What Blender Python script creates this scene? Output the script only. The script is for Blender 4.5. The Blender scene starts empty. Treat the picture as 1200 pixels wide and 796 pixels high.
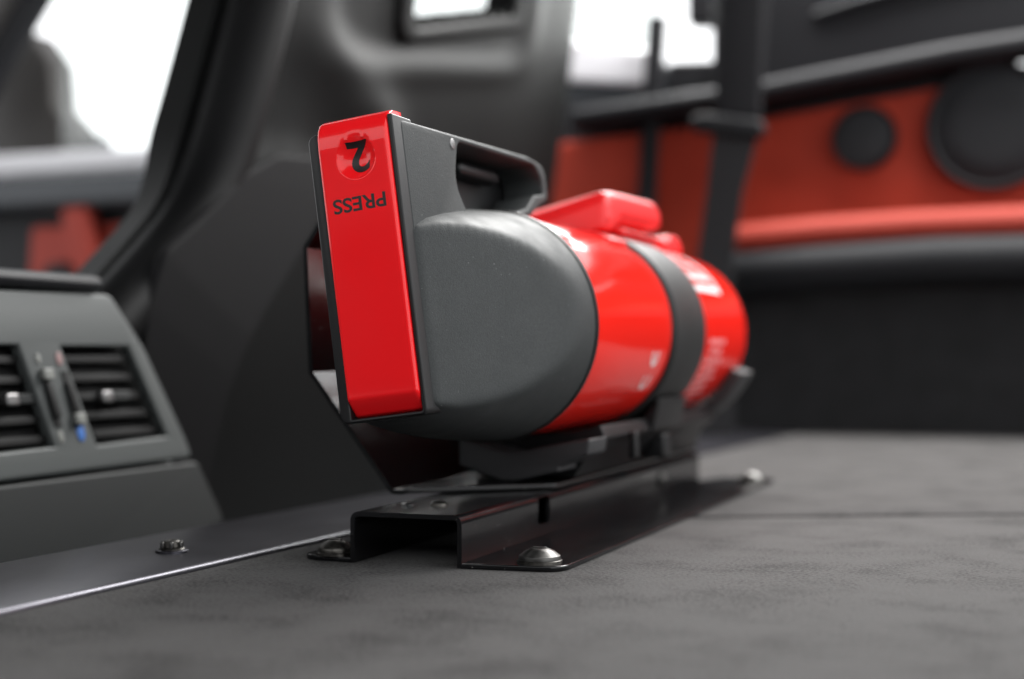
import bpy, bmesh, math, random
from mathutils import Vector, Matrix
random.seed(7)
SC = bpy.context.scene
C = SC.collection
MM = 0.001

# ------------------------------------------------------------------ camera, world, lights, exposure
cam_d = bpy.data.cameras.new("camera")
cam = bpy.data.objects.new("camera", cam_d); C.objects.link(cam)
cam.location = (0, 0, 0.070)
cam.rotation_euler = (math.radians(90), 0, 0)
cam_d.lens = 52.5; cam_d.sensor_width = 36; cam_d.sensor_fit = 'HORIZONTAL'
cam_d.shift_y = 0.0125
cam_d.clip_start = 0.01; cam_d.clip_end = 200
cam_d.dof.use_dof = True
cam_d.dof.focus_distance = 0.475
cam_d.dof.aperture_fstop = 6.0
cam_d.dof.aperture_blades = 0
SC.camera = cam

world = bpy.data.worlds.new("World"); SC.world = world
world.use_nodes = True
bg = world.node_tree.nodes["Background"]
bg.inputs[0].default_value = (0.97, 0.985, 1.0, 1)
bg.inputs[1].default_value = 1.4

SC.view_settings.view_transform = 'Standard'
SC.view_settings.look = 'None'
SC.view_settings.gamma = 1
SC.view_settings.use_curve_mapping = False
SC.view_settings.exposure = 0.62
SC.cycles.max_bounces = 8
SC.cycles.use_denoising = True

# car frame: local x = s (towards the rear of the car), local y = t (across the car), z up
UX, UY = 650 / math.hypot(650, 1750), 1750 / math.hypot(650, 1750)
ANG = math.atan2(-UX, UY)
RZ = Matrix.Rotation(ANG, 4, 'Z')
def W(s, t, z):
    return RZ @ Vector((s * MM, t * MM, z * MM))

def area(name, s, t, z, to, sx, sy, power, col):
    l = bpy.data.lights.new(name, 'AREA'); l.shape = 'RECTANGLE'; l.size = sx; l.size_y = sy; l.energy = power; l.color = col
    o = bpy.data.objects.new(name, l); C.objects.link(o); o.location = W(s, t, z)
    o.rotation_euler = (W(*to) - W(s, t, z)).to_track_quat('-Z', 'Y').to_euler()
    return o
# daylight falling in through the rear quarter window on the far side
area('quarter_window_light', -120, 1235, 690, (-170, 900, 0), 0.75, 0.30, 11.5, (1.0, 0.99, 0.97))

# bright daylight outside the front door window, seen past the belt
area('door_window_light', -400, 1520, 455, (-220, 700, 100), 0.46, 0.26, 4.2, (1.0, 0.99, 0.98))

# ------------------------------------------------------------------ materials
def mat(name, col, rough=0.5, metal=0.0, coat=0.0, spec=0.5, bump=None, var=None, sheen=0.0, coat_rough=0.05, rvar=None, dust=None):
    m = bpy.data.materials.new(name); m.use_nodes = True
    nt = m.node_tree; b = nt.nodes["Principled BSDF"]
    b.inputs["Base Color"].default_value = (*col, 1)
    b.inputs["Roughness"].default_value = rough
    b.inputs["Metallic"].default_value = metal
    b.inputs["Coat Weight"].default_value = coat
    b.inputs["Coat Roughness"].default_value = coat_rough
    b.inputs["Specular IOR Level"].default_value = spec
    if sheen:
        b.inputs["Sheen Weight"].default_value = sheen
        b.inputs["Sheen Roughness"].default_value = 0.4
    tc = nt.nodes.new("ShaderNodeTexCoord")
    if var:
        scale, lo, hi, det = var
        n = nt.nodes.new("ShaderNodeTexNoise"); n.inputs["Scale"].default_value = scale
        n.inputs["Detail"].default_value = det
        r = nt.nodes.new("ShaderNodeValToRGB")
        r.color_ramp.elements[0].position = 0.3; r.color_ramp.elements[1].position = 0.7
        r.color_ramp.elements[0].color = (*[c * lo for c in col], 1)
        r.color_ramp.elements[1].color = (*[c * hi for c in col], 1)
        nt.links.new(tc.outputs["Object"], n.inputs["Vector"])
        nt.links.new(n.outputs["Fac"], r.inputs["Fac"])
        nt.links.new(r.outputs["Color"], b.inputs["Base Color"])
    if rvar:
        scale, lo, hi = rvar
        n = nt.nodes.new("ShaderNodeTexNoise"); n.inputs["Scale"].default_value = scale
        n.inputs["Detail"].default_value = 5
        mr = nt.nodes.new("ShaderNodeMapRange")
        mr.inputs["From Min"].default_value = 0.3; mr.inputs["From Max"].default_value = 0.7
        mr.inputs["To Min"].default_value = lo; mr.inputs["To Max"].default_value = hi
        nt.links.new(tc.outputs["Object"], n.inputs["Vector"])
        nt.links.new(n.outputs["Fac"], mr.inputs["Value"])
        nt.links.new(mr.outputs["Result"], b.inputs["Roughness"])
    if dust:
        scale, thr, dcol = dust
        n = nt.nodes.new("ShaderNodeTexNoise"); n.inputs["Scale"].default_value = scale; n.inputs["Detail"].default_value = 1
        mr = nt.nodes.new("ShaderNodeMapRange"); mr.inputs["From Min"].default_value = thr; mr.inputs["From Max"].default_value = thr + 0.05
        n3 = nt.nodes.new("ShaderNodeTexNoise"); n3.inputs["Scale"].default_value = scale / 12; n3.inputs["Detail"].default_value = 3
        ml = nt.nodes.new("ShaderNodeMath"); ml.operation = 'MULTIPLY'
        mx = nt.nodes.new("ShaderNodeMix"); mx.data_type = 'RGBA'
        nt.links.new(tc.outputs["Object"], n.inputs["Vector"]); nt.links.new(tc.outputs["Object"], n3.inputs["Vector"])
        nt.links.new(n.outputs["Fac"], mr.inputs["Value"]); nt.links.new(mr.outputs["Result"], ml.inputs[0]); nt.links.new(n3.outputs["Fac"], ml.inputs[1])
        if b.inputs["Base Color"].is_linked: nt.links.new(b.inputs["Base Color"].links[0].from_socket, mx.inputs[6])
        else: mx.inputs[6].default_value = (*col, 1)
        mx.inputs[7].default_value = (*dcol, 1)
        nt.links.new(ml.outputs[0], mx.inputs[0]); nt.links.new(mx.outputs[2], b.inputs["Base Color"])
    if bump:
        scale, strength, dist = bump
        n = nt.nodes.new("ShaderNodeTexNoise"); n.inputs["Scale"].default_value = scale
        n.inputs["Detail"].default_value = 3
        bp = nt.nodes.new("ShaderNodeBump"); bp.inputs["Strength"].default_value = strength
        bp.inputs["Distance"].default_value = dist
        nt.links.new(tc.outputs["Object"], n.inputs["Vector"])
        nt.links.new(n.outputs["Fac"], bp.inputs["Height"])
        nt.links.new(bp.outputs["Normal"], b.inputs["Normal"])
    return m

M = {}
M['head'] = mat("head_plastic", (0.041, 0.0443, 0.0447), 0.5, spec=0.2, bump=(1900, 0.34, 0.0003), var=(1500, 0.86, 1.14, 2), rvar=(90, 0.52, 0.64), dust=(800, 0.775, (0.3, 0.31, 0.31)))
M['dark'] = mat("black_plastic", (0.006, 0.006, 0.0066), 0.42, spec=0.35, bump=(1200, 0.15, 0.0002))
M['red_gloss'] = mat("red_glossy_plastic", (0.95, 0.010, 0.014), 0.25, spec=0.25, coat=0.35, rvar=(40, 0.16, 0.28), coat_rough=0.06, dust=(700, 0.80, (0.85, 0.5, 0.5)))
M['red_paint'] = mat("red_paint", (0.90, 0.020, 0.012), 0.13, spec=0.2, coat=0.2, coat_rough=0.01, bump=(260, 0.03, 0.0003))
M['red_clip'] = mat("red_clip_plastic", (0.84, 0.014, 0.016), 0.42, bump=(900, 0.1, 0.0002))
M['ink'] = mat("black_ink", (0.006, 0.004, 0.004), 0.5)
M['white_print'] = mat("white_print", (0.80, 0.74, 0.74), 0.45)
M['pink_print'] = mat("faded_print", (0.78, 0.22, 0.22), 0.45, var=(300, 0.8, 1.2, 4))
M['strap'] = mat("grey_rubber", (0.011, 0.0117, 0.0117), 0.5, spec=0.4, bump=(700, 0.15, 0.0003), var=(40, 0.9, 1.1, 3))
M['saddle'] = mat("saddle_plastic", (0.026, 0.026, 0.028), 0.55, bump=(1400, 0.2, 0.0002))
M['rail'] = mat("black_powder_coat", (0.005, 0.005, 0.0056), 0.2, spec=0.28, coat=0.2, coat_rough=0.08, bump=(500, 0.04, 0.0002), rvar=(50, 0.15, 0.24), dust=(900, 0.745, (0.25, 0.24, 0.23)))
M['steel'] = mat("screw_steel", (0.13, 0.127, 0.122), 0.36, metal=1.0, rvar=(400, 0.26, 0.5))
M['steel_dark'] = mat("blackened_screw_steel", (0.09, 0.085, 0.078), 0.42, metal=1.0, var=(500, 0.5, 1.5, 4))
M['trim'] = mat("dark_anodised_aluminium", (0.075, 0.073, 0.086), 0.36, metal=0.9, var=(12, 0.95, 1.05, 2), rvar=(25, 0.30, 0.36))
M['shell'] = mat("seat_shell_vinyl", (0.0035, 0.0037, 0.0037), 0.6, spec=0.13, bump=(300, 0.12, 0.0006), var=(9, 0.85, 1.15, 3))
M['bolster'] = mat("bolster_leather", (0.0035, 0.0035, 0.0038), 0.5, spec=0.15, bump=(300, 0.15, 0.0005))
M['shell_low'] = mat("seat_lower_cloth", (0.0065, 0.0062, 0.0068), 0.75, spec=0.15, bump=(600, 0.2, 0.0006))
M['console'] = mat("console_grey_plastic", (0.056, 0.062, 0.061), 0.55, bump=(500, 0.12, 0.0004))
M['console_low'] = mat("console_dark_plastic", (0.014, 0.0155, 0.0155), 0.6, spec=0.3, bump=(500, 0.12, 0.0004))
M['slat'] = mat("vent_slat_black", (0.006, 0.0058, 0.0058), 0.6, spec=0.3)
M['void'] = mat("vent_cavity_black", (0.003, 0.003, 0.003), 0.8)
M['chrome'] = mat("satin_chrome", (0.22, 0.215, 0.215), 0.42, metal=1.0)
M['blue'] = mat("blue_marker", (0.05, 0.16, 0.48), 0.45)
M['pale_red'] = mat("pale_red_marker", (0.28, 0.17, 0.165), 0.5)
M['pale'] = mat("pale_marker", (0.20, 0.205, 0.19), 0.5)
M['leather'] = mat("red_leather", (0.33, 0.032, 0.015), 0.65, spec=0.2, bump=(260, 0.25, 0.0008), var=(14, 0.85, 1.12, 4))
M['leather_lit'] = mat("lit_red_leather", (0.36, 0.042, 0.026), 0.6, spec=0.3, bump=(260, 0.2, 0.0008))  # lighter copy of the red leather, with window light put into the colour
M['trim_black'] = mat("black_interior_trim", (0.009, 0.009, 0.011), 0.55, spec=0.25, bump=(300, 0.1, 0.0005))
M['trim_grey'] = mat("charcoal_interior_trim", (0.014, 0.0145, 0.0165), 0.6, spec=0.25, bump=(300, 0.1, 0.0005))
M['carpet'] = mat("black_carpet", (0.012, 0.012, 0.013), 0.95, bump=(900, 0.6, 0.002), var=(40, 0.7, 1.3, 4))
M['belt'] = mat("seat_belt_webbing", (0.020, 0.020, 0.022), 0.65, bump=(700, 0.25, 0.0005))
M['silver'] = mat("pale_sill_paint", (0.72, 0.71, 0.74), 0.35, coat=0.3)
M['light_block'] = mat("light_block_dark", (0.045, 0.045, 0.047), 0.9)  # dark surface of the added light-blocking slabs
M['ground'] = mat("workshop_floor", (0.16, 0.16, 0.16), 0.7)
M['mid'] = mat("blue_grey_trim", (0.045, 0.05, 0.058), 0.5)
M['brown'] = mat("dark_taupe_trim", (0.032, 0.028, 0.026), 0.6)

def suede():
    m = bpy.data.materials.new("charcoal_suede"); m.use_nodes = True
    nt = m.node_tree; b = nt.nodes["Principled BSDF"]
    L = nt.links.new
    tc = nt.nodes.new("ShaderNodeTexCoord")
    mp = nt.nodes.new("ShaderNodeMapping"); mp.inputs["Scale"].default_value = (1, 1, 1)
    L(tc.outputs["Object"], mp.inputs["Vector"])
    n1 = nt.nodes.new("ShaderNodeTexNoise"); n1.inputs["Scale"].default_value = 30; n1.inputs["Detail"].default_value = 7; n1.inputs["Roughness"].default_value = 0.62; n1.inputs["Distortion"].default_value = 0.2
    L(mp.outputs["Vector"], n1.inputs["Vector"])
    n2 = nt.nodes.new("ShaderNodeTexNoise"); n2.inputs["Scale"].default_value = 800; n2.inputs["Detail"].default_value = 4
    L(tc.outputs["Object"], n2.inputs["Vector"])
    ad = nt.nodes.new("ShaderNodeMath"); ad.operation = 'MULTIPLY_ADD'; ad.inputs[1].default_value = 1.0
    sc1 = nt.nodes.new("ShaderNodeMath"); sc1.operation = 'MULTIPLY_ADD'; sc1.inputs[1].default_value = 0.9; sc1.inputs[2].default_value = 0.05
    L(n1.outputs["Fac"], sc1.inputs[0])
    L(n2.outputs["Fac"], ad.inputs[0]); L(sc1.outputs[0], ad.inputs[2])
    r = nt.nodes.new("ShaderNodeValToRGB")
    r.color_ramp.elements[0].position = 0.78; r.color_ramp.elements[1].position = 1.24
    r.color_ramp.elements[0].color = (0.026, 0.0246, 0.0241, 1); r.color_ramp.elements[1].color = (0.070, 0.0667, 0.0657, 1)
    L(ad.outputs[0], r.inputs["Fac"]); L(r.outputs["Color"], b.inputs["Base Color"])
    b.inputs["Roughness"].default_value = 0.85
    b.inputs["Specular IOR Level"].default_value = 0.15
    mr = nt.nodes.new("ShaderNodeMapRange")
    mr.inputs["From Min"].default_value = 0.78; mr.inputs["From Max"].default_value = 1.24
    mr.inputs["To Min"].default_value = 0.02; mr.inputs["To Max"].default_value = 0.08
    L(ad.outputs[0], mr.inputs["Value"]); L(mr.outputs["Result"], b.inputs["Sheen Weight"])
    b.inputs["Sheen Roughness"].default_value = 0.24
    bp = nt.nodes.new("ShaderNodeBump"); bp.inputs["Strength"].default_value = 0.9; bp.inputs["Distance"].default_value = 0.0006
    L(n2.outputs["Fac"], bp.inputs["Height"]); L(bp.outputs["Normal"], b.inputs["Normal"])
    return m
M['suede'] = suede()

def glass():
    m = bpy.data.materials.new("window_glass"); m.use_nodes = True
    nt = m.node_tree; nt.nodes.clear()
    o = nt.nodes.new("ShaderNodeOutputMaterial"); mx = nt.nodes.new("ShaderNodeMixShader")
    t = nt.nodes.new("ShaderNodeBsdfTransparent"); t.inputs[0].default_value = (0.95, 0.97, 0.96, 1)
    g = nt.nodes.new("ShaderNodeBsdfGlossy"); g.inputs["Roughness"].default_value = 0.02
    mx.inputs[0].default_value = 0.06
    nt.links.new(t.outputs[0], mx.inputs[1]); nt.links.new(g.outputs[0], mx.inputs[2]); nt.links.new(mx.outputs[0], o.inputs[0])
    return m
M['glass'] = glass()

# ------------------------------------------------------------------ helpers
def thing(name, label, cat, s, t, z, roll=0.0, group=None, rz=0.0):
    o = bpy.data.objects.new(name, None); C.objects.link(o)
    o.empty_display_size = 0.02
    o.matrix_world = Matrix.Translation(W(s, t, z)) @ RZ @ Matrix.Rotation(rz, 4, 'Z') @ Matrix.Rotation(roll, 4, 'Y')
    o['label'] = label; o['category'] = cat
    if group: o['group'] = group
    o['_o'] = (s, t, z)
    return o

def finish(name, me, m, parent, smooth=35):
    me.materials.clear(); me.materials.append(m if not isinstance(m, str) else M[m])
    if smooth:
        for p in me.polygons: p.use_smooth = True
        if smooth < 180: me.set_sharp_from_angle(angle=math.radians(smooth))
    o = bpy.data.objects.new(name, me); C.objects.link(o)
    if parent is not None: o.parent = parent
    return o

def mesh(name, verts, faces, m, parent, smooth=35, off=(0, 0, 0)):
    me = bpy.data.meshes.new(name)
    me.from_pydata([((v[0] - off[0]) * MM, (v[1] - off[1]) * MM, (v[2] - off[2]) * MM) for v in verts], [], faces)
    bm = bmesh.new(); bm.from_mesh(me); bmesh.ops.recalc_face_normals(bm, faces=bm.faces); bm.to_mesh(me); bm.free()
    return finish(name, me, m, parent, smooth)

def bake(o):
    """apply modifiers by evaluated copy"""
    dg = bpy.context.evaluated_depsgraph_get(); dg.update()
    me = bpy.data.meshes.new_from_object(o.evaluated_get(dg), depsgraph=dg)
    old = o.data; o.modifiers.clear(); o.data = me
    if old.users == 0: bpy.data.meshes.remove(old)
    return o

def bevel(o, w, seg=3, ang=30):
    b = o.modifiers.new("bevel", 'BEVEL'); b.width = w * MM; b.segments = seg
    b.limit_method = 'ANGLE'; b.angle_limit = math.radians(ang)
    for p in o.data.polygons: p.use_smooth = True
    bake(o)
    for p in o.data.polygons: p.use_smooth = True
    o.data.set_sharp_from_angle(angle=math.radians(50))
    return o

def box(name, s0, s1, t0, t1, z0, z1, m, parent, bev=0, seg=3, off=(0, 0, 0)):
    v = [(s0, t0, z0), (s1, t0, z0), (s1, t1, z0), (s0, t1, z0), (s0, t0, z1), (s1, t0, z1), (s1, t1, z1), (s0, t1, z1)]
    f = [(0, 3, 2, 1), (4, 5, 6, 7), (0, 1, 5, 4), (1, 2, 6, 5), (2, 3, 7, 6), (3, 0, 4, 7)]
    o = mesh(name, v, f, m, parent, 30, off)
    if bev: bevel(o, bev, seg)
    return o

def flat2d(name, loops, lo, hi, bev, mapf, m, parent, res=3, smooth=40):
    """2D outline(s) (with holes) extruded from lo to hi with rounded edges; mapf(a, b, c) -> local mm"""
    cu = bpy.data.curves.new(name, 'CURVE'); cu.dimensions = '2D'; cu.fill_mode = 'BOTH'
    for lp in loops:
        sp = cu.splines.new('POLY'); sp.points.add(len(lp) - 1)
        for i, (a, b) in enumerate(lp): sp.points[i].co = (a, b, 0, 1)
        sp.use_cyclic_u = True
    cu.extrude = (hi - lo) / 2 - bev; cu.bevel_depth = bev; cu.bevel_resolution = res
    cu.offset = -bev
    tmp = bpy.data.objects.new(name + "_tmp", cu); C.objects.link(tmp)
    dg = bpy.context.evaluated_depsgraph_get(); dg.update()
    me = bpy.data.meshes.new_from_object(tmp.evaluated_get(dg), depsgraph=dg)
    bpy.data.objects.remove(tmp); bpy.data.curves.remove(cu)
    mid = (lo + hi) / 2
    for v in me.vertices:
        a, b, c = v.co
        x, y, z = mapf(a, b, c + mid); v.co = (x * MM, y * MM, z * MM)
    bm = bmesh.new(); bm.from_mesh(me)
    bmesh.ops.remove_doubles(bm, verts=bm.verts, dist=1e-6)
    bmesh.ops.recalc_face_normals(bm, faces=bm.faces); bm.to_mesh(me); bm.free()
    return finish(name, me, m, parent, smooth)

def rpoly(pts, r, n=5):
    """round the corners of a polygon; r may be a list"""
    out = []
    N = len(pts)
    for i, p in enumerate(pts):
        ri = r[i] if isinstance(r, (list, tuple)) else r
        p = Vector(p); a = Vector(pts[i - 1]) - p; b = Vector(pts[(i + 1) % N]) - p
        if ri <= 0: out.append(tuple(p)); continue
        la, lb = a.length, b.length; a.normalize(); b.normalize()
        th = a.angle(b); d = min(ri / math.tan(th / 2), la * 0.48, lb * 0.48)
        P0 = p + a * d; P1 = p + b * d
        for k in range(n + 1):
            f = k / n
            out.append(tuple((1 - f) ** 2 * P0 + 2 * f * (1 - f) * p + f * f * P1))
    return out

def lathe(name, prof, m, parent, mapf, n=96, cap=True, smooth=35):
    """prof: list of (axial, radius)"""
    v = []; f = []
    for (a, r) in prof:
        for k in range(n):
            th = 2 * math.pi * k / n
            v.append(mapf(a, r * math.cos(th), r * math.sin(th)))
    for i in range(len(prof) - 1):
        for k in range(n):
            k2 = (k + 1) % n
            f.append((i * n + k, i * n + k2, (i + 1) * n + k2, (i + 1) * n + k))
    if cap:
        f.append(tuple(range(n))); f.append(tuple((len(prof) - 1) * n + k for k in reversed(range(n))))
    return mesh(name, v, f, m, parent, smooth)

def text(name, body, size, mapf, m, parent, bold=0.0, sub=0, width=None):
    cu = bpy.data.curves.new(name, 'FONT'); cu.body = body; cu.size = size; cu.align_x = 'CENTER'; cu.align_y = 'CENTER'
    cu.offset = bold; cu.resolution_u = 6; cu.fill_mode = 'FRONT'
    tmp = bpy.data.objects.new(name + "_tmp", cu); C.objects.link(tmp)
    dg = bpy.context.evaluated_depsgraph_get(); dg.update()
    me = bpy.data.meshes.new_from_object(tmp.evaluated_get(dg), depsgraph=dg)
    bpy.data.objects.remove(tmp); bpy.data.curves.remove(cu)
    bm = bmesh.new(); bm.from_mesh(me)
    bmesh.ops.remove_doubles(bm, verts=bm.verts, dist=1e-5)
    bmesh.ops.triangulate(bm, faces=bm.faces)
    for _ in range(sub):
        bmesh.ops.subdivide_edges(bm, edges=bm.edges, cuts=1, use_grid_fill=True)
    xs = [v.co.x for v in bm.verts]; ys = [v.co.y for v in bm.verts]
    cx, cy = (min(xs) + max(xs)) / 2, (min(ys) + max(ys)) / 2
    k = width / (max(xs) - min(xs)) if width else 1.0
    for v in bm.verts:
        x, y, z = mapf((v.co.x - cx) * k, v.co.y - cy); v.co = (x * MM, y * MM, z * MM)
    bm.to_mesh(me); bm.free()
    return finish(name, me, m, parent, 0)

def smoothstep(a, b, x):
    x = max(0, min(1, (x - a) / (b - a))); return x * x * (3 - 2 * x)

# ------------------------------------------------------------------ setting: suede deck
def struct(o):
    o['kind'] = 'structure'; return o

def slab(name, pts, z0, z1, m, parent, bev=1.5):
    n = len(pts)
    v = [(a, b, z0) for a, b in pts] + [(a, b, z1) for a, b in pts]
    f = [tuple(reversed(range(n))), tuple(range(n, 2 * n))] + [(i, (i + 1) % n, n + (i + 1) % n, n + i) for i in range(n)]
    o = mesh(name, v, f, m, parent, 40)
    if bev: bevel(o, bev, 3)
    return o

# seam runs through (t 626, s -136) and (t 681, s -17)
def seam_t(s): return 626.6 + (s + 136) * (681.4 - 626.6) / (136 - 17.3)
def trim_t(t): return -268 + (t - 327) * 0.048       # s of the rear edge of the metal trim
near = [(trim_t(-300) - 4, -300), (700, -300), (700, seam_t(700) - 5.0), (trim_t(seam_t(-250)) - 4, seam_t(-250) - 5.0)]
deck = slab('deck_floor', near, -18, 0, 'suede', None, 3.0)
deck.matrix_world = RZ; struct(deck)
far = [(trim_t(seam_t(-250)) - 4, seam_t(-250) + 5.0), (700, seam_t(700) + 5.0), (700, 1330), (trim_t(1330) - 4, 1330)]
dp = slab('floor_panel', far, -18, 0.0, 'suede', deck, 3.0)

# unseen slabs added to block world light and darken reflections, all out of frame
def cab(name, pts, z0, z1, m):
    o = slab(name, pts, z0, z1, m, None, 6); o.matrix_world = RZ; return struct(o)
cab('overhead_light_block', [(-1500, -420), (120, -420), (120, 1080), (-1500, 1080)], 760, 790, 'light_block')  # unseen overhead slab added to shade the scene, cut short for the window lamp
cab('near_side_light_block', [(-1500, -440), (500, -440), (500, -400), (-1500, -400)], -60, 310, 'light_block')  # unseen slab added so the push plate reflects something dark
cab('ground', [(-9000, -9000), (9000, -9000), (9000, 9000), (-9000, 9000)], -720, -700, 'ground')  # unseen plane put in to hide bright world light from below

# metal edge trim along the front of the deck
tr = thing('trim_strip', 'dark satin metal edging strip along the front of the suede deck', 'trim', -290, 430, 0)
v = []; f = []
prof = [(-3, 0.15), (-2.6, 0.9), (-1.8, 1.5), (-0.4, 1.8), (58, 1.8), (62, 1.2), (64, -2), (64, -40)]
ts = [-300, 0, 300, 500, 700, 900, 1325]
for t in ts:
    for (d, z) in prof: v.append((trim_t(t) - d + 290, t - 430, z))
for i in range(len(ts) - 1):
    for k in range(len(prof) - 1):
        a = i * len(prof) + k; f.append((a, a + 1, a + 1 + len(prof), a + len(prof)))
mesh('edging', v, f, 'trim', tr, 40)
BX, BY = trim_t(438) - 24 + 290, 8
b = lathe('bolt', [(0, 4.4), (1.2, 4.5), (1.7, 3.9), (1.9, 3.1), (3.7, 2.9), (4.1, 2.3), (4.2, 1.4), (3.0, 1.3)], 'steel_dark', tr,
          lambda a, x, y: (BX + x, BY + y, 1.8 + a), 32)
lathe('washer', [(0, 5.6), (0.7, 5.6), (0.9, 5.3), (0.9, 4.0)], 'trim', b, lambda a, x, y: (BX + x, BY + y, 1.81 + a), 32)
for k in range(6):
    th = k * math.pi / 3
    x0, y0 = BX + 3.5 * math.cos(th), BY + 3.5 * math.sin(th)
    box('lug', x0 - 0.65, x0 + 0.65, y0 - 0.65, y0 + 0.65, 3.2, 5.4, 'steel', b, 0.25, 2)

# ------------------------------------------------------------------ mounting rail (hat channel)
O = (-203, 446, 0)
rail = thing('mounting_rail', 'black folded metal rail screwed to the suede deck under the extinguisher', 'rail', *O)
TH = 1.6; HT = 17.2; SL, SR = -223.2, -183.2
def hat(side):
    # centre line of the folded sheet
    c = [(-241, TH / 2), (SL + TH / 2, TH / 2), (SL + TH / 2, HT - TH / 2), (SR - TH / 2, HT - TH / 2), (SR - TH / 2, TH / 2), (-151, TH / 2)]
    return c
def sheet_profile(c, th, r=2.2, n=5):
    """offset an open polyline both ways with rounded folds"""
    # rounded centre line
    pts = [Vector(c[0])]
    for i in range(1, len(c) - 1):
        p = Vector(c[i]); a = (Vector(c[i - 1]) - p).normalized(); bb = (Vector(c[i + 1]) - p).normalized()
        ang = a.angle(bb); d = r / math.tan(ang / 2)
        P0, P1 = p + a * d, p + bb * d
        for k in range(n + 1):
            q = k / n; pts.append((1 - q) ** 2 * P0 + 2 * q * (1 - q) * p + q * q * P1)
    pts.append(Vector(c[-1]))
    up, dn = [], []
    for i, p in enumerate(pts):
        d = (pts[min(i + 1, len(pts) - 1)] - pts[max(i - 1, 0)]).normalized()
        nrm = Vector((-d.y, d.x)); up.append(p + nrm * th / 2); dn.append(p - nrm * th / 2)
    return up, dn
def sheet(name, c, th, ts, m, parent, skew=None, r=2.2, off=O):
    up, dn = sheet_profile(c, th, r)
    loop = up + dn[::-1]; n = len(loop); v = []; f = []
    for t in ts:
        for q in loop:
            tt = t + (skew(q.x, q.y, t) if skew else 0)
            v.append((q.x, tt, q.y))
    for i in range(len(ts) - 1):
        for k in range(n): f.append((i * n + k, i * n + (k + 1) % n, (i + 1) * n + (k + 1) % n, (i + 1) * n + k))
    h = len(up)
    for e in (0, (len(ts) - 1) * n):
        for k in range(h - 1): f.append((e + k, e + k + 1, e + n - 2 - k, e + n - 1 - k))
    return mesh(name, v, f, m, parent, 40, off)
# channel body, plus flanges with rounded corners built as plates
T0, T1 = 446.5, 778
up_c = [(SL + TH / 2, 0.25), (SL + TH / 2, HT - TH / 2), (SR - TH / 2, HT - TH / 2), (SR - TH / 2, 0.25)]
ch = sheet('channel', up_c, TH, [T0, 500, 600, 700, T1], 'rail', rail, r=2.4)
# slot through the side of the channel
cut = box('slot_cutter', SR - 8, SR + 6, 521, 534.5, 6.0, 15.9, 'rail', rail, 0, off=O)
bv = cut.modifiers.new("b", 'BEVEL'); bv.width = 1.6 * MM; bv.segments = 3; bake(cut)
bo = ch.modifiers.new("slot", 'BOOLEAN'); bo.operation = 'DIFFERENCE'; bo.solver = 'EXACT'; bo.object = cut
bake(ch); bpy.data.objects.remove(cut)
ch.data.set_sharp_from_angle(angle=math.radians(40))
def flange(loop, z0=0.0, z1=1.8):
    return flat2d('flange', [loop], z0, z1, 0.45, lambda a, b, c: (a - O[0], b - O[1], c), 'rail', rail)
flange(rpoly([(SR - 0.6, T0), (-150, T0 + 3), (-147, 806), (-176, 806), (SR - 0.6, 780)], [0.5, 9, 9, 6, 0.5], 8))
flange(rpoly([(SL + 0.6, T0), (SL + 0.6, T1), (-243, T1), (-243, T0 + 2)], [0.5, 0.5, 8, 8], 8))

def screw(x, y, z, r, m, parent, h=6.0, hexa=True):
    prof = [(0, r), (0.7, r), (1.4, r * 0.985), (h * 0.45, r * 0.9), (h * 0.75, r * 0.7), (h * 0.93, r * 0.46), (h, r * 0.36)]
    o = lathe('screw', prof + [(h, r * 0.34), (h - 2.6, r * 0.32)], m, parent, lambda a, px, py: (x + px, y + py, z + a), 40, True, 50)
    lathe('washer', [(0, r * 1.07), (0.8, r * 1.07), (1.0, r * 1.03)], 'steel_dark', o, lambda a, px, py: (x + px, y + py, z - 0.9 + a), 32)
    if hexa: box('recess_rim', x - 2.4, x + 2.4, y - 0.5, y + 0.5, z + h - 0.2, z + h + 0.35, 'steel', o, 0.15, 2)
    return o
screw(-160.5 - O[0], 458 - O[1], 2.7, 6.9, 'steel', rail, 3.8)
screw(-231.5 - O[0], 452 - O[1], 2.7, 5.9, 'steel_dark', rail, 4.2)
screw(-155 - O[0], 779 - O[1], 2.7, 6.2, 'steel', rail, 4.4)
screw(-234 - O[0], 760 - O[1], 2.7, 5.9, 'steel_dark', rail, 6.0)
lathe('rivet', [(0, 3.0), (0.8, 2.8), (1.4, 2.0), (1.6, 0.8)], 'steel_dark', rail, lambda a, x, y: (x - 203 - O[0], y + 474 - O[1], HT + a), 20)
lathe('rivet', [(0, 2.4), (0.5, 2.2), (0.9, 1.4), (1.0, 0.6)], 'rail', rail, lambda a, x, y: (x - 213.5 - O[0], y + 471 - O[1], HT + a), 20)
lathe('bolt', [(0, 4.6), (1.8, 4.6), (2.6, 3.9), (3.0, 2.4)], 'steel', rail, lambda a, x, y: (x - 193 - O[0], y + 772 - O[1], HT + a), 24)
lathe('bolt', [(0, 3.2), (1.4, 3.1), (2.1, 2.2), (2.3, 1.0)], 'steel', rail, lambda a, x, y: (SR + a - O[0], y + 700 - O[1], x + 9 ), 20)

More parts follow.
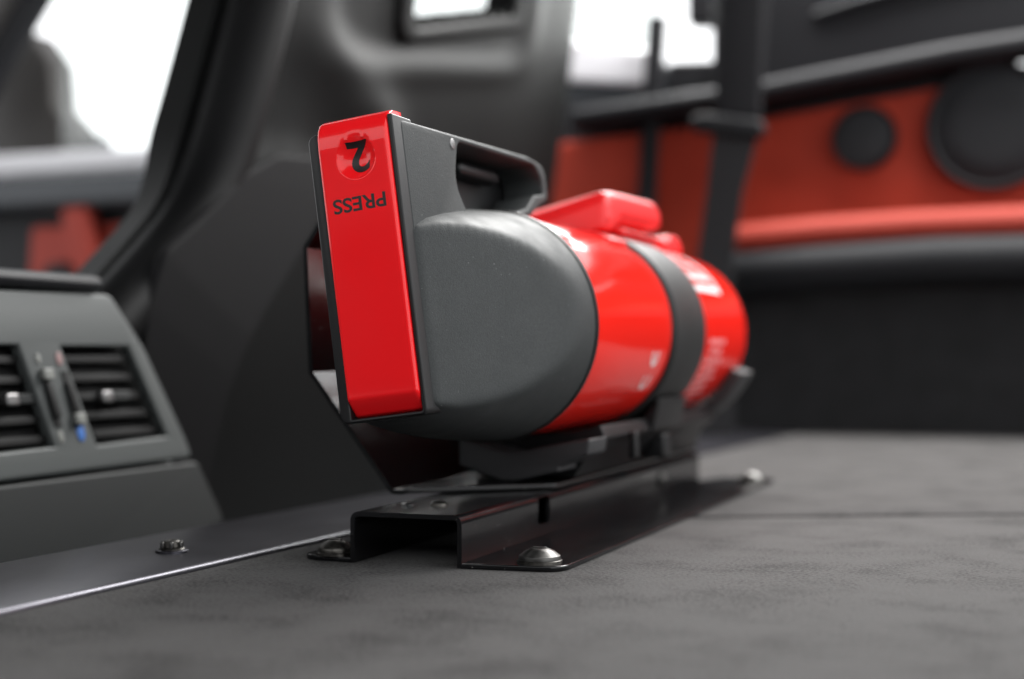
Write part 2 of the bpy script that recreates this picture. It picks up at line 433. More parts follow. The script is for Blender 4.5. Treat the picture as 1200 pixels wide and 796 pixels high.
# ------------------------------------------------------------------ bent cradle plate on the rail
PO = (-205, 520, HT)
plate = thing('support_plate', 'glossy black bent sheet metal plate rising along the far side of the extinguisher', 'bracket', *PO)
zb = HT + 1.0 + 0.9
outl = rpoly([(-233, 503), (-197, 533), (-183.8, 541), (-185.5, 790), (-233, 790)], [1, 14, 9, 6, 1], 8)
flat2d('base', [outl], HT + 0.3, HT + 2.5, 0.6, lambda a, b, c: (a - PO[0], b - PO[1], c - PO[2]), 'rail', plate)
wing = [(-229, zb - 0.5), (-233, zb - 0.4), (-266.5, 62.5), (-268.8, 109.5), (-260, 122)]
sheet('side_wing', wing, 1.8, [500, 560, 640, 720, 790], 'rail', plate, r=2.0, off=PO)

# ------------------------------------------------------------------ plastic cradle with strap and red clip
CO = (-203, 560, HT + 2.5)
crad = thing('extinguisher_cradle', 'charcoal plastic cradle and strap holding the red cylinder', 'cradle', *CO)
def co(a, b, c): return (a - CO[0], c - CO[1], b - CO[2])
saddle = [(-224, 36), (-204, 30.5), (-184, 34.5), (-170, 37), (-171, 31), (-182.8, 26), (-182.8, 24.2), (-200, 20.2), (-206, 20.2), (-224, 25.5)]
flat2d('saddle', [rpoly(saddle, 0.8, 3)], 543, 566, 0.6, co, 'saddle', crad)
flat2d('rib', [rpoly([(-226, 36), (-203, 36.6), (-184, 38.5), (-173, 41), (-171, 36), (-178, 30), (-184, 20.1), (-226, 20.1)], 0.8, 3)], 566.5, 764, 0.5, co, 'dark', crad)
# axis of the extinguisher in the car frame
AS, AZ, ROLL = -202.6, 79.8, math.radians(7.5)
def arc_arm(r0, r1, a0, a1, t0, t1, name, m):
    pts = [(AS + r1 * math.cos(math.radians(a)), AZ + r1 * math.sin(math.radians(a))) for a in [a0 + (a1 - a0) * k / 16 for k in range(17)]]
    pts += [(AS + r0 * math.cos(math.radians(a)), AZ + r0 * math.sin(math.radians(a))) for a in [a1 + (a0 - a1) * k / 16 for k in range(17)]]
    return flat2d(name, [pts], t0, t1, 0.8, co, m, crad)
arc_arm(44.3, 50.5, -125, -24, 762, 790, 'rear_arm', 'saddle')
flat2d('rear_foot', [rpoly([(-222, 35), (-184, 35), (-186, 20.1), (-220, 20.1)], 1.5, 3)], 764, 788, 0.8, co, 'dark', crad)
box('latch_tab', -181, -170, 655, 668, 22, 33, 'dark', crad, 1.2, 3, CO)
box('latch_tab', -171, -168, 600, 606, 26, 37, 'dark', crad, 0.8, 3, CO)
# strap : a band round the cylinder
TS0, TS1 = 631, 687
def ring(name, r0, r1, t0, t1, m, parent, a0=0, a1=360, n=120):
    v = []; f = []
    prof = [(t0, r0), (t0, r1 - 0.5), (t0 + 0.3, r1 - 0.15), (t0 + 1, r1), (t1 - 1, r1), (t1 - 0.3, r1 - 0.15), (t1, r1 - 0.5), (t1, r0)]
    for k in range(n + 1):
        th = math.radians(a0 + (a1 - a0) * k / n)
        for (t, r) in prof: v.append(co(AS + r * math.cos(th), AZ + r * math.sin(th), t))
    h = len(prof)
    for k in range(n):
        for i in range(h):
            f.append((k * h + i, k * h + (i + 1) % h, (k + 1) * h + (i + 1) % h, (k + 1) * h + i))
    f.append(tuple(range(h))); f.append(tuple(n * h + i for i in reversed(range(h))))
    return mesh(name, v, f, m, parent, 45)
ring('strap', 42.8, 44.6, TS0, TS1, 'strap', crad, -130, 230, 140)
ring('strap_liner', 42.6, 43.4, TS0 - 1.6, TS0 + 3, 'dark', crad, -130, 230, 140)
# foot of the strap running down into the cradle
flat2d('strap_foot', [rpoly([(-196, 44), (-176, 40), (-166, 52), (-170, 36), (-186, 20.2), (-216, 20.2), (-214, 40)], 1.2, 3)], TS0 + 4, TS1 - 2, 0.8, co, 'dark', crad)

# ------------------------------------------------------------------ fire extinguisher (own frame: s', t, h about its axis)
EO = 43.0   # origin sits at the underside of the cylinder
T_F = 428.0
ext_root = Matrix.Translation(W(AS, 600, AZ)) @ RZ @ Matrix.Rotation(-ROLL, 4, 'Y') @ Matrix.Translation((0, 0, -EO * MM))
ext = bpy.data.objects.new('fire_extinguisher', None); C.objects.link(ext)
ext.empty_display_size = 0.02; ext.matrix_world = ext_root
ext['label'] = 'small red fire extinguisher lying on its side with black press-button head'; ext['category'] = 'fire extinguisher'
def ex(s, t, h): return (s, t - 600, h + EO)

# cylinder
R = 42.5
prof = [(500, 34), (508, 38)] + [(516 + 3 * k, R - 2.6 * (max(0, 568 - 516 - 3 * k) / 52) ** 2.2) for k in range(18)]
prof += [(t, R) for t in (580, 600, 640, 680, 720, 755, 782)]
for k in range(1, 13):
    a = math.radians(90 * k / 12); prof.append((786 + 26 * math.sin(a), R - 22 + 22 * math.cos(a)))
cyl = lathe('cylinder', prof, 'red_paint', ext, lambda a, x, y: ex(x, a, y), 128)

# head dome : body of revolution cut by two flats that open towards the cylinder
def Rh(t):
    P = [(428, 30.9), (434, 33.0), (440, 34.8), (455, 37.4), (470, 39.3), (485, 40.7), (500, 41.8), (512, 42.6), (519, 43.1)]
    for (a, ra), (b, rb) in zip(P, P[1:]):
        if t <= b: return ra + (rb - ra) * (t - a) / (b - a)
    return P[-1][1]
def wh(t): return 14.0 + 27.0 * (t - 428) / 72.0
st = [428, 428.6, 429.4, 430.6, 432, 434, 437, 440] + [444 + 4 * k for k in range(18)] + [515, 517, 518.4, 519]
v = []; f = []; n = 360
for t in st:
    r = Rh(t); w = wh(t)
    if t < 431: r -= (431 - t) ** 2 * 0.22; w -= (431 - t) ** 2 * 0.16
    for k in range(n):
        ph = 2 * math.pi * k / n
        # crowd the samples around the corner between flat and dome
        cph = max(abs(math.cos(ph)), 1e-6)
        q = 1.0 / ((1 / r) ** 64 + (cph / w) ** 64) ** (1 / 64)
        v.append(ex(q * math.cos(ph), t, q * math.sin(ph)))
for i in range(len(st) - 1):
    for k in range(n): f.append((i * n + k, i * n + (k + 1) % n, (i + 1) * n + (k + 1) % n, (i + 1) * n + k))
f.append(tuple(range(n))); f.append(tuple((len(st) - 1) * n + k for k in reversed(range(n))))
head = mesh('head', v, f, 'head', ext, 50)
# dark collar ring in the joint
lathe('collar_seal', [(517, 43.4), (519.2, 43.6), (520.4, 43.2), (520.8, 42.3)], 'dark', ext, lambda a, x, y: ex(x, a, y), 128, False)

# handle
outer = rpoly([(429, 8), (429, 62.6), (548, 65.3), (568, 63.5), (567, 50.0), (556, 46.6), (545, 41.8), (534, 39.8), (510, 36.8), (470, 20), (450, 8)],
              [0, 2.5, 10, 12, 4, 5, 6, 4, 2, 2, 0], 6)
hole = rpoly([(476, 61.6), (556, 63.0), (563, 58), (562.5, 51.5), (552, 50.5), (540, 44.0), (522, 40.4), (500, 36.5), (479, 35.5), (469, 46.0)],
             [6, 6, 5, 3, 4, 5, 4, 2, 4, 14], 6)
mapH = lambda a, b, c: ex(c, a, b)
hd = flat2d('handle', [outer, hole], -3.0, 14.0, 0.9, mapH, 'head', ext, 3)
flat2d('handle_back', [[q for q in outer]], -14.0, -3.0, 0.9, mapH, 'dark', hd, 3)
box('trigger_bar', -3.2, 3.0, 486, 500, 38, 46, 'dark', hd, 2.5, 3, (0, 600, -EO))
box('trigger_bar', -3.2, 4.5, 500, 540, 55, 60, 'dark', hd, 2.0, 3, (0, 600, -EO))
lathe('valve_stub', [(-3.5, 5), (3, 5), (5, 4), (5.6, 2)], 'steel_dark', hd, lambda a, x, y: ex(a, 490 + x, 41 + y), 24)
lathe('peg', [(0, 2.0), (0.35, 1.9), (0.5, 1.4)], 'chrome', hd, lambda a, x, y: ex(13.9 + a, 470.5 + 1.1 * x, 60 + y), 20)

# black frame round the push plate and the red plate itself
fr_o = rpoly([(-16.2, -31), (13.8, -31), (13.8, 63.6), (12.05, 63.6), (12.05, -29.6), (-12.45, -29.6), (-12.45, 61.8), (-16.2, 60.6)], [3, 2, 0.5, 0.3, 0.3, 0.3, 0.8, 2.5], 4)
fr_i = [(-12.4, -29.6), (12.0, -29.6), (12.0, 63.4), (-12.4, 63.4)]
flat2d('plate_frame', [fr_o], 422.9, 438, 0.7, lambda a, b, c: ex(a, c, b), 'dark', ext, 3)
plate_side = rpoly([(421.4, 60.0), (425.5, 65.6), (434, 65.6), (434, -29.8), (425.5, -29.8), (421.6, -23.6)], [5, 4, 0.6, 0.6, 1.6, 0.8], 5)
PROF = [(-29.8, 434.0), (-29.6, 427.2), (-28.8, 425.6), (-27.6, 424.7), (-24.2, 421.9), (-23.4, 421.5), (-22.6, 421.4), (56.0, 421.4), (59.5, 421.7), (62.2, 422.6), (64.2, 424.2), (65.4, 426.6), (65.6, 429.0), (65.6, 434.0)]
DC, DR, DD = (0.6, 51.6), 6.7, 3.0
SPH = (DR * DR + DD * DD) / (2 * DD)
def dish_depth(a, b):
    q = (a - DC[0]) ** 2 + (b - DC[1]) ** 2
    if q >= DR * DR: return 0.0
    return math.sqrt(SPH * SPH - q) - (SPH - DD)
hs = []
for (h0, t0), (h1, t1) in zip(PROF, PROF[1:]):
    n = 60 if (h0 > -23 and h1 < 57) else 2
    if n == 60:
        hs += [(h0 + (44.2 - h0) * k / 12, 421.4) for k in range(12)]
        hs += [(44.2 + (h1 - 44.2) * k / 60, 421.4) for k in range(60)]
    else:
        hs += [(h0 + (h1 - h0) * k / n, t0 + (t1 - t0) * k / n) for k in range(n)]
hs.append((65.6, 434.0))
# dense rows must also cover the top of the dish, above the straight run
ss = [(-12.6, 12.5), (-12.6, 1.6), (-12.45, 0.8), (-12.1, 0.3), (-11.6, 0.05)] + [(-11.2 + 22.0 * k / 70, 0.0) for k in range(71)] + [(11.2, 0.05), (11.7, 0.3), (12.05, 0.8), (12.2, 1.6), (12.2, 12.5)]
v = []; f = []
for (h, t) in hs:
    for (a, d) in ss: v.append(ex(a, min(434.0, t + d + dish_depth(a, h)), h))
n = len(ss)
for i in range(len(hs) - 1):
    for k in range(n - 1): f.append((i * n + k, i * n + k + 1, (i + 1) * n + k + 1, (i + 1) * n + k))
pp = mesh('push_plate', v, f, 'red_gloss', ext, 32)
def on_plate(x, y): return ex(-x + 0.0, 421.36, -y + 37.2)          # turned upside down
def in_dish(x, y):
    a, h = DC[0] - x + 0.3, DC[1] - y + 0.3
    return ex(a, 421.4 + dish_depth(a, h) - 0.10, h)
text('lettering', 'PRESS', 6.3, on_plate, 'ink', pp, 0.14, 0, 18.4)
text('numeral', '2', 13.4, in_dish, 'ink', pp, 0.32, 3, 7.4)

# prints and one painted highlight on the cylinder
def on_cyl(theta0, t0, dr=0.12):
    def g(x, y):        # x along the circumference (upwards), y towards the head
        th = math.radians(theta0) + x / R
        return ex((R + dr) * math.cos(th), t0 - y, (R + dr) * math.sin(th))
    return g
def mark_glyph(x0, bar):
    g = on_cyl(-31, 608); v = []; f = []; r0, r1, m_ = 3.5, 5.2, 22
    for k in range(m_ + 1):
        a = math.radians(68 + (292 - 68) * k / m_)
        for r_ in (r0, r1): v.append(g(x0 + r_ * math.cos(a), r_ * math.sin(a)))
    for k in range(m_): f.append((2 * k, 2 * k + 1, 2 * k + 3, 2 * k + 2))
    if bar:
        b0 = len(v)
        for (x, y) in ((-3.6, -0.8), (0.8, -0.8), (0.8, 0.8), (-3.6, 0.8)): v.append(g(x0 + x, y))
        f.append((b0, b0 + 1, b0 + 2, b0 + 3))
    return mesh('mark_print', v, f, 'white_print', cyl, 0)
mark_glyph(-4.6, False); mark_glyph(6.4, True)
def decal(name, th0, th1, t0, t1, m, n=14, dr=0.1):
    v = []; f = []
    for k in range(n + 1):
        th = math.radians(th0 + (th1 - th0) * k / n)
        for t in (t0, t1): v.append(ex((R + dr) * math.cos(th), t, (R + dr) * math.sin(th)))
    for k in range(n): f.append((2 * k, 2 * k + 1, 2 * k + 3, 2 * k + 2))
    return mesh(name, v, f, m, cyl, 180)
decal('label_and_glint_line', 20, 25, 692, 748, 'white_print')
decal('label_and_glint_line', 20, 110, 744, 749, 'white_print', 30)
for k in range(7):
    a0 = 33 + k * 8
    decal('label_and_glint_line', a0, a0 + 4.5, 694, 738 - (k % 3) * 7, 'pink_print')
for k in range(9):
    a0 = -12 - k * 6.2
    decal('label_and_glint_line', a0, a0 - 3.4, 704 + (k % 2) * 3, 738 - (k * 5 % 9), 'pink_print')
decal('label_and_glint_line', 74, 40, 536, 540, 'white_print', 10)  # white arc by the collar is a painted highlight, no lettering
decal('label_and_glint_line', 33, 30, 700, 740, 'white_print', 4)

# red clip over the strap
clip_o = crad
def cx_(s, t, h):
    c_, s_ = math.cos(ROLL), math.sin(ROLL)
    a = AS + s * c_ - h * s_; b = AZ + s * s_ + h * c_
    return co(a, b, t)
clip_side = rpoly([(612, 41), (614, 52), (618, 57.5), (632, 58.8), (698, 60.5), (707, 57), (706, 47), (636, 45.6), (628, 41)], [1, 5, 4, 3, 5, 5, 4, 3, 2], 5)
def clip_map(a, b, c):
    # the front skirt widens and sinks to the left, following the cylinder
    k = smoothstep(640, 612, a)
    drop = 0.0 if c > -4 else ((-4 - c) * 0.42) * (0.35 + 0.65 * k)
    return cx_(c, a, b - drop)
clip = flat2d('clip', [clip_side], -26, 25, 4.2, clip_map, 'red_clip', crad, 4)
# lower skirt that follows the cylinder
sk = [(33 * math.cos(math.radians(a)) , 33 * math.sin(math.radians(a))) for a in (0,)]
sk = [(44.2 * math.cos(math.radians(a)), 44.2 * math.sin(math.radians(a))) for a in range(52, 131, 6)] + [(41.5 * math.cos(math.radians(a)), 41.5 * math.sin(math.radians(a))) for a in range(130, 51, -6)]
flat2d('clip_skirt', [sk], 606, 634, 0.8, lambda a, b, c: cx_(a, c, b), 'red_clip', clip, 3)
sk2 = [(48.5 * math.cos(math.radians(a)), 48.5 * math.sin(math.radians(a))) for a in range(58, 123, 4)] + [(44.75 * math.cos(math.radians(a)), 44.75 * math.sin(math.radians(a))) for a in range(122, 57, -4)]
flat2d('clip_skirt', [sk2], 634.5, 703, 0.8, lambda a, b, c: cx_(a, c, b), 'red_clip', clip, 3)
# second red catch towards the base
ck = rpoly([(734, 41), (734, 46), (740, 50), (760, 50.5), (766, 46), (766, 41)], [1, 4, 3, 3, 4, 1], 5)
flat2d('catch', [ck], -4, 19, 2.0, lambda a, b, c: cx_(c, a, b - 2.0), 'red_clip', crad, 4)

# ------------------------------------------------------------------ centre console with air vents
KO = (-400, 540, -80)
cons = thing('centre_console', 'grey rear centre console with two slatted air vents', 'console', *KO)
def kface(t, z):     # rear face leans: lower parts stand further back
    return -400 + (52 - z) * 0.20 if z > -10 else -400 + 62 * 0.20 + (-10 - z) * 0.05
def kp(t, z, d=0.0): return (kface(t, z) + d - KO[0], t - KO[1], z - KO[2])
def kplate(name, loops, d0, d1, bev, m, parent, res=2):
    return flat2d(name, loops, d0, d1, bev, lambda a, b, c: kp(a, b, c), m, parent, res)
# main body : lofted horizontal sections
v = []; f = []
zs = [-150, -60, -20, 0, 10, 22, 26, 30, 78, 82, 90, 96]
def kright(z): return 570 + (96 - z) * 0.60 if z > 0 else 632 + (0 - z) * 0.1
nsec = 0
for z in zs:
    bulge = -1.0 * smoothstep(26, 10, z) if z < 26 else 0
    bulge -= 6 * smoothstep(95, 103, z)
    tR = kright(z)
    sec = [(-330, 300), (bulge, 300), (bulge, tR - 14), (bulge - 2, tR - 7), (bulge - 7, tR - 2), (bulge - 14, tR), (-330, tR + 20)]
    nsec = len(sec)
    for (d, t) in sec: v.append((kface(t, z) + d - KO[0] - 4, t - KO[1], z - KO[2]))
for i in range(len(zs) - 1):
    for k in range(nsec): f.append((i * nsec + k, i * nsec + (k + 1) % nsec, (i + 1) * nsec + (k + 1) % nsec, (i + 1) * nsec + k))
f.append(tuple(range(nsec))); f.append(tuple((len(zs) - 1) * nsec + k for k in reversed(range(nsec))))
mesh('body', v, f, 'console', cons, 50)
box('top_pad', -620, -401, 300, 560, 96.5, 104, 'trim_black', cons, 4, 3, KO)
# lower dark skirt
kplate('lower_panel', [rpoly([(300, 18), (616, 18), (630, -10), (636, -90), (300, -90)], [0, 5, 24, 2, 0], 6)], -2, 4.6, 1.5, 'console_low', cons, 3)
# vents
VR = [(526.5, 72.5), (575, 72.5), (594, 31), (540, 30)]
VL = [(430, 72.8), (499, 72.8), (512, 31), (445, 30)]
bez = rpoly([(300, 94), (568, 96), (587, 72), (608, 30), (612, 20), (300, 19)], [0, 8, 8, 8, 6, 0], 6)
kplate('vent_bezel', [bez, VR, VL], -1, 5, 1.4, 'console', cons, 3)
cav = kplate('vent_cavity', [[(430, 75), (580, 75), (600, 27), (430, 27)]], -3.9, -3.0, 0.2, 'void', cons)
for k in range(5):
    for (tl, tr_) in ((430, 501), (528, 577)):
        z = 67 - k * 8.2; sh = (72 - z) * 0.44
        kplate('slat', [[(tl + sh * 0.9, z + 1.6), (tr_ + sh, z + 1.6), (tr_ + sh + 1, z - 1.6), (tl + sh * 0.9 + 1, z - 1.6)]], -1.2, 1.6, 0.4, 'slat', cons)
for (t, z) in ((553, 50.5), (490, 51)):
    kplate('vent_tab', [rpoly([(t - 3.2, z + 2.6), (t + 4.2, z + 2.6), (t + 4.2, z - 2.4), (t - 3.2, z - 2.4)], 1.2, 3)], 1.2, 5.2, 0.8, 'chrome', cons)
    kplate('vent_tab', [rpoly([(t + 4, z + 2.2), (t + 20, z + 2.2), (t + 20, z - 2.0), (t + 4, z - 2.0)], 1.0, 3)], 0.8, 3.4, 0.6, 'console_low', cons)
# control strip between the vents
for (ta, tb, knob) in ((508.0, 512.6, 61), (521.4, 526.0, 42)):
    def sh(z): return (72 - z) * 0.16
    kplate('wheel_slot', [[(ta + sh(62), 62), (tb + sh(62), 62), (tb + sh(39), 39), (ta + sh(39), 39)]], 4.8, 5.6, 0.2, 'void', cons)
    kplate('thumb_wheel', [[(ta + 0.3 + sh(57), 57), (tb - 0.3 + sh(57), 57), (tb - 0.3 + sh(43), 43), (ta + 0.3 + sh(43), 43)]], 5.2, 7.0, 0.5, 'slat', cons)
    kplate('slider_knob', [rpoly([(ta - 0.8 + sh(knob), knob + 2.4), (tb + 0.8 + sh(knob), knob + 2.4), (tb + 0.8 + sh(knob), knob - 2.2), (ta - 0.8 + sh(knob), knob - 2.2)], 0.8, 3)], 5.4, 8.0, 0.6, 'pale', cons)
for (t, z, m, r) in ((509.6, 67.5, 'pale', 1.8), (523.2, 67.4, 'pale_red', 2.4), (516.0, 35.0, 'pale', 2.2), (529.6, 36.0, 'blue', 3.0)):
    kplate('marker', [[(t + 0.8 * r * math.cos(a), z + 1.2 * r * math.sin(a)) for a in [2 * math.pi * q / 16 for q in range(16)]]], 4.8, 5.5, 0.1, m, cons)

# ------------------------------------------------------------------ bucket seat seen from behind
SO = (-420, 880, -80)
seat = thing('bucket_seat', 'dark shell-backed bucket seat with a belt opening, seen from behind', 'seat', *SO)
def s_mid(z): return -400 + (z - 120) * 0.10
def t_left(z):
    P = [(-200, 520), (0, 528), (60, 548), (103, 592), (130, 634), (161, 660), (197, 673), (252, 690), (330, 712), (520, 765)]
    acc = 0.0
    for k in range(-4, 5):          # box-smoothed polyline
        zz_ = z + k * 6.0
        for (a, ta), (b, tb) in zip(P, P[1:]):
            if zz_ <= b or b == 520: acc += ta + (tb - ta) * (zz_ - a) / (b - a); break
    return acc / 9
def t_right(z):
    return 1236 + 28 * smoothstep(100, 380, z)
NT, NZ = 150, 130
v = []; f = []
def in_slot(t, z):
    return 876 < t < 1050 and z > 279 + (t - 872) * 0.247 and z < 352 + (t - 872) * 0.247
def seat_s(t, z, a):
    wl = a * (t_right(z) - t_left(z)); wr = (1 - a) * (t_right(z) - t_left(z))
    d = 26 * math.exp(-(wl / 26) ** 2) + 14 * math.exp(-(wr / 30) ** 2) + 8 * (2 * a - 1) ** 2
    d += 4.5 * math.exp(-((wl - 46) / 16) ** 2)
    s = s_mid(z) - d
    hx = (t - 735) / 150
    top = 180 - 75 * hx * hx if t < 735 else 180 - (t - 735) * 0.10
    s -= 4.5 * smoothstep(top - 16, top + 16, z) * smoothstep(560, 640, t)
    q0 = z - (t - 930) * 0.17
    ax, az = abs(t - 922) / 150, abs(q0 - 335) / 66
    q = (ax ** 6 + az ** 6) ** (1 / 6)
    s += -5 * smoothstep(1.10, 0.86, q) + 2.0 * math.exp(-((q - 1.16) / 0.12) ** 2)
    rd = (z - 213) + (t - 828) * 0.33
    s += 7 * math.exp(-(rd / 26) ** 2) * smoothstep(700, 790, t) * smoothstep(900, 820, t)
    s += -6 * smoothstep(1000, 1180, t)
    return s
for j in range(NZ + 1):
    z = -190 + 690 * j / NZ
    for i in range(NT + 1):
        a = i / NT; t = t_left(z) + (t_right(z) - t_left(z)) * a
        v.append((seat_s(t, z, a) - SO[0], t - SO[1], z - SO[2]))
for j in range(NZ):
    for i in range(NT):
        q = v[j * (NT + 1) + i]; t = q[1] + SO[1]; z = q[2] + SO[2]
        if in_slot(t, z): continue
        a = j * (NT + 1) + i; f.append((a, a + 1, a + NT + 2, a + NT + 1))
shell = mesh('shell', v, f, 'shell', seat, 180)
md = shell.modifiers.new("thick", 'SOLIDIFY'); md.thickness = 0.022; md.offset = -1
bpy.context.view_layer.update()
# make sure that the thickness grows forwards (-s)
nrm = shell.data.polygons[len(shell.data.polygons) // 2].normal
md.offset = -1 if nrm.x > 0 else 1
bake(shell)
for p in shell.data.polygons: p.use_smooth = True
shell.data.set_sharp_from_angle(angle=math.radians(60))
# padded bolster along the outer edge and the raised lower back panel
v = []; f = []; nb = 20
zz = [-150 + 12 * k for k in range(54)]
for z in zz:
    dz = t_left(z + 6) - t_left(z - 6); tilt = math.atan2(dz, 12.0)
    for k in range(nb):
        th = 2 * math.pi * k / nb
        a, b_ = 17 * math.cos(th), 19 * math.sin(th)
        v.append((s_mid(z) - 22 + b_ - SO[0], t_left(z) + (16 + a) / max(0.5, math.cos(tilt)) - SO[1], z - SO[2]))
for i in range(len(zz) - 1):
    for k in range(nb): f.append((i * nb + k, i * nb + (k + 1) % nb, (i + 1) * nb + (k + 1) % nb, (i + 1) * nb + k))
mesh('side_bolster', v, f, 'bolster', seat, 180)
arch = [(1190, 150), (1100, 158), (900, 172), (783, 177), (750, 180), (712, 177), (680, 164), (640, 136), (612, 118), (600, 90), (598, -150), (1190, -150)]
flat2d('lower_back_panel', [rpoly(arch, [4, 30, 30, 30, 30, 20, 30, 20, 16, 16, 2, 2], 5)], 2, 9, 2.5, lambda a, b, c: (s_mid(b) - 12 + c - SO[0], a - SO[1], b - SO[2]), 'shell_low', seat, 3)
# rim of the belt opening
def seat_local(t, z, d): return (s_mid(z) - 7 - 14 * 0.02 + d - SO[0], t - SO[1], z - SO[2])
rim_o = rpoly([(852, 262), (1066, 314), (1072, 390), (856, 370)], 16, 6)
rim_i = rpoly([(872, 277), (1046, 321), (1052, 380), (878, 356)], 8, 6)
flat2d('belt_opening_rim', [rim_o, rim_i], -26, 2, 4, lambda a, b, c: seat_local(a, b, c), 'shell', seat, 3)

# ------------------------------------------------------------------ quarter panel on the far side of the car
QO = (-160, 1310, -40)
qp = thing('side_panel', 'rear side trim panel with red leather inlay and padded armrest', 'panel', *QO)
def qo(a, b, c): return (a - QO[0], 1310 - c - QO[1], b - QO[2])   # c = towards the camera
def qplate(name, loops, c0, c1, bev, m, parent=qp, res=3):
    return flat2d(name, loops, c0, c1, bev, qo, m, parent, res)
qplate('lower_panel', [rpoly([(-420, -60), (420, -60), (420, 126), (-420, 120)], 4, 3)], -10, 4, 3, 'carpet')
qplate('backing_panel', [[(-560, 100), (420, 100), (420, 320), (-560, 300)]], -30, -8, 2, 'trim_black')
qplate('leather_inlay', [rpoly([(-470, 150), (420, 150), (420, 306), (-60, 300), (-120, 292), (-250, 276), (-470, 262)], [4, 4, 4, 20, 30, 10, 10], 5)], -8, 2, 4, 'leather')
def roll(name, pts, r, m, parent, ry=1.0, n=28):
    v = []; f = []
    for (a, b, c) in pts:
        for k in range(n):
            th = 2 * math.pi * k / n; v.append(qo(a, b + r * ry * math.sin(th), c + r * math.cos(th)))
    for i in range(len(pts) - 1):
        for k in range(n): f.append((i * n + k, i * n + (k + 1) % n, (i + 1) * n + (k + 1) % n, (i + 1) * n + k))
    f.append(tuple(range(n))); f.append(tuple((len(pts) - 1) * n + k for k in reversed(range(n))))
    return mesh(name, v, f, m, parent, 60)
roll('armrest', [(-279, 164, 14), (-274, 166, 22), (-262, 168, 26), (-200, 172, 28), (-120, 175, 28), (-30, 176, 28), (420, 176, 28)], 14.0, 'leather_lit', qp, 0.95)
roll('lower_bolster', [(-300, 136, 8), (-285, 138, 24), (-200, 142, 30), (-100, 146, 32), (420, 148, 32)], 21, 'trim_grey', qp, 0.95)
# window ledge
qplate('window_ledge', [rpoly([(-420, 272), (-250, 286), (-94, 306), (420, 350), (420, 372), (-94, 326), (-255, 304), (-420, 290)], 3, 3)], -10, 34, 8, 'trim_black')
qplate('window_frame', [rpoly([(-296, 300), (-94, 322), (420, 368), (420, 440), (0, 410), (-296, 392)], 4, 3)], -24, 4, 4, 'trim_black')
roll('frame_seal', [(-205, 362, 6), (-170, 370, 8), (-130, 378, 8), (0, 396, 8)], 4, 'trim_grey', qp)
def speaker(a, b, r, label):
    o = thing('speaker_grille', label, 'speaker', a, 1310 - 4, b, group='speakers in the side panel')
    def lp(name, prof, m, par):
        return lathe(name, prof, m, par, lambda q, x, y: (x, -q, y), 64)
    lp('cover', [(0, r * 0.985), (6, r), (9, r * 0.985), (10.5, r * 0.94), (9.5, r * 0.90), (8.5, r * 0.86), (9.5, r * 0.5), (10, r * 0.1)], 'trim_black', o)
    lp('mesh_disc', [(8.7, r * 0.855), (10.2, r * 0.82), (11.4, r * 0.5), (11.8, r * 0.08)], 'trim_grey', o)
    return o
speaker(-161.7, 253.5, 27.5, 'small round black speaker cover in the red side panel')
speaker(-57, 258, 54, 'large round black speaker cover at the right edge of the red panel')

# seat belt hanging in front of the panel
BO = (-250, 1200, 0)
belt = thing('seat_belt', 'black seat belt hanging in front of the red side panel', 'seat belt', *BO)
def bo_(a, b, c): return (a - BO[0], 1200 - c - BO[1], b - BO[2])
v = []; f = []
bp_ = [(-270, 0, -10), (-271, 100, -10), (-271, 148, -10), (-262, 200, -4), (-251, 252, 0), (-248, 300, 0), (-244, 360, 0), (-240, 460, 0)]
for (a, b_, c) in bp_:
    w = 15 if b_ < 240 else 19
    for (dx, dc) in ((-w, -1.2), (w, -1.2), (w, 1.2), (-w, 1.2)): v.append(bo_(a + dx, b_, c + dc))
for i in range(len(bp_) - 1):
    for k in range(4): f.append((i * 4 + k, i * 4 + (k + 1) % 4, (i + 1) * 4 + (k + 1) % 4, (i + 1) * 4 + k))
mesh('webbing', v, f, 'belt', belt, 40)
flat2d('sleeve', [rpoly([(-268, 262), (-232, 258), (-224, 470), (-262, 470)], 3, 3)], -5, 6, 2, bo_, 'trim_black', belt)
flat2d('belt_guide', [rpoly([(-288, 262), (-286, 250), (-232, 242), (-227, 250), (-230, 256), (-275, 264)], 4, 4)], -8, 12, 3, bo_, 'trim_grey', belt)

# ------------------------------------------------------------------ front door and pillars beyond the seat
DO = (-700, 1330, 0)
door = thing('front_door', 'far front door with red leather inlay, seen past the seat', 'door', *DO)
def do_(a, b, c): return (a - DO[0], 1330 - c - DO[1], b - DO[2])
def dplate(name, loops, c0, c1, bev, m, par=door): return flat2d(name, loops, c0, c1, bev, do_, m, par, 3)
dplate('door_skin', [[(-1500, -300), (-300, -300), (-300, 250), (-1500, 246)]], -40, -12, 4, 'trim_black')
dplate('leather_inlay', [rpoly([(-1052, 150), (-440, 150), (-360, 170), (-340, 262), (-440, 250), (-900, 206), (-1048, 206)], 8, 4)], -12, 0, 4, 'leather_lit')
dplate('window_sill', [rpoly([(-1500, 254), (-480, 264), (-480, 276), (-880, 282), (-1500, 284)], 3, 3)], -30, 20, 6, 'silver')
dplate('sill_trim', [rpoly([(-1500, 222), (-860, 224), (-860, 256), (-1500, 252)], 3, 3)], -12, 24, 6, 'mid')
dplate('door_handle', [rpoly([(-996, 222), (-960, 224), (-944, 150), (-962, 130), (-975, 150), (-990, 200)], 8, 4)], 2, 22, 5, 'leather_lit')
dplate('speaker_pod', [[(-1005 + 26 * math.cos(q * math.pi / 12), 140 + 26 * math.sin(q * math.pi / 12)) for q in range(24)]], 0, 14, 4, 'trim_grey')
dplate('door_glass', [[(-1010, 280), (-350, 280), (-350, 520), (-1010, 520)]], -6, -2, 0.5, 'glass')

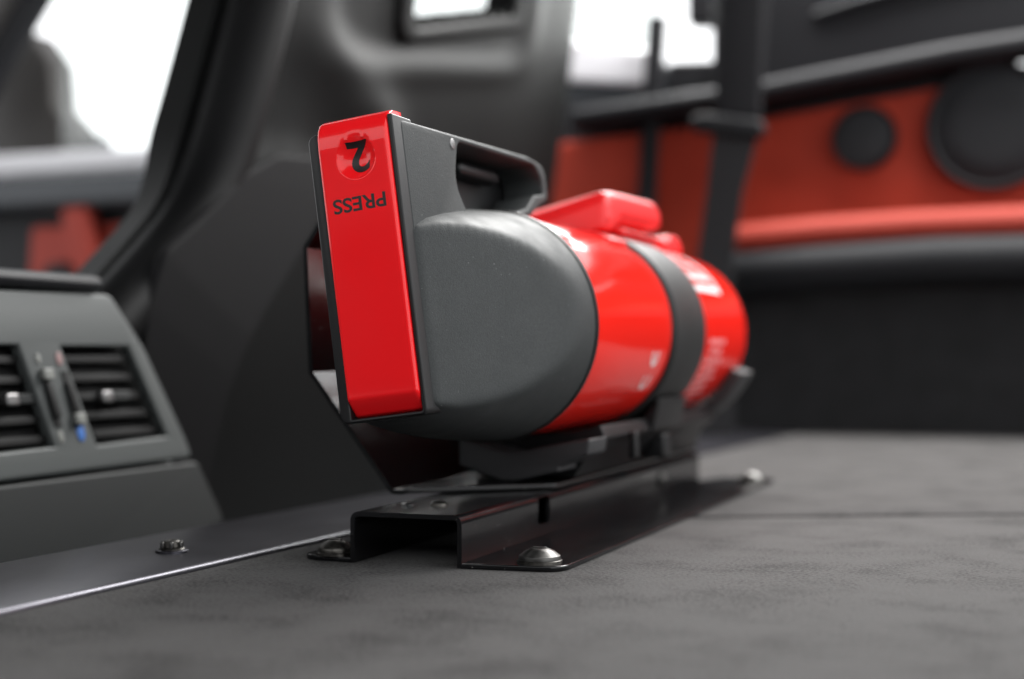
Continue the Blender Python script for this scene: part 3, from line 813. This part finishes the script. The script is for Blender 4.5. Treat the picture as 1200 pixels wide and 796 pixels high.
pil = thing('windscreen_pillar', 'dark windscreen pillar crossing the top left corner', 'pillar', -1060, 1300, 280)
PO2 = (-1060, 1300, 280)
def po_(a, b, c): return (a - PO2[0], 1300 - c - PO2[1], b - PO2[2])
flat2d('pillar_trim', [rpoly([(-1140, 280), (-1090, 330), (-985, 470), (-1040, 520), (-1190, 400)], 8, 4)], -20, 14, 8, po_, 'trim_black', pil)
flat2d('pillar_ridge', [rpoly([(-1130, 330), (-1110, 334), (-1010, 470), (-1040, 490)], 5, 3)], 12, 20, 3, po_, 'brown', pil)

mir = thing('door_mirror', 'dark door mirror outside the far front window', 'mirror', -1000, 1400, 270)
MO = (-1000, 1400, 270)
def mo_(a, b, c): return (a - MO[0], 1400 - c - MO[1], b - MO[2])
flat2d('housing', [rpoly([(-1180, 266), (-1180, 440), (-1090, 430), (-1062, 395), (-1058, 345), (-1030, 318), (-1002, 266)], 8, 4)], -30, 20, 8, mo_, 'brown', mir)
flat2d('mount', [rpoly([(-1040, 266), (-1015, 300), (-985, 306), (-962, 282), (-975, 266)], 4, 3)], 20, 34, 4, mo_, 'trim_black', mir)

bpil = thing('door_pillar', 'black door pillar between the seat and the seat belt', 'pillar', -340, 1335, 0)
BP = (-340, 1335, 0)
def bq(a, b, c): return (a - BP[0], 1335 - c - BP[1], b - BP[2])
flat2d('pillar_trim', [rpoly([(-345, 268), (-295, 262), (-298, 334), (-341, 336)], 5, 3)], -20, 8, 4, bq, 'trim_black', bpil)
flat2d('pillar_top', [rpoly([(-324, 368), (-290, 366), (-285, 520), (-324, 520)], 5, 3)], -20, 8, 4, bq, 'trim_black', bpil)
flat2d('pillar_strip', [rpoly([(-367, 150), (-350, 150), (-337, 372), (-354, 374)], 3, 3)], 22, 34, 3, bq, 'trim_black', bpil)
flat2d('door_top', [rpoly([(-470, 262), (-345, 262), (-343, 336), (-362, 346), (-470, 368)], 6, 4)], -20, 6, 8, bq, 'mid', bpil)
flat2d('door_cap', [rpoly([(-470, 326), (-356, 312), (-356, 347), (-470, 369)], 6, 4)], 6, 16, 5, bq, 'silver', bpil)
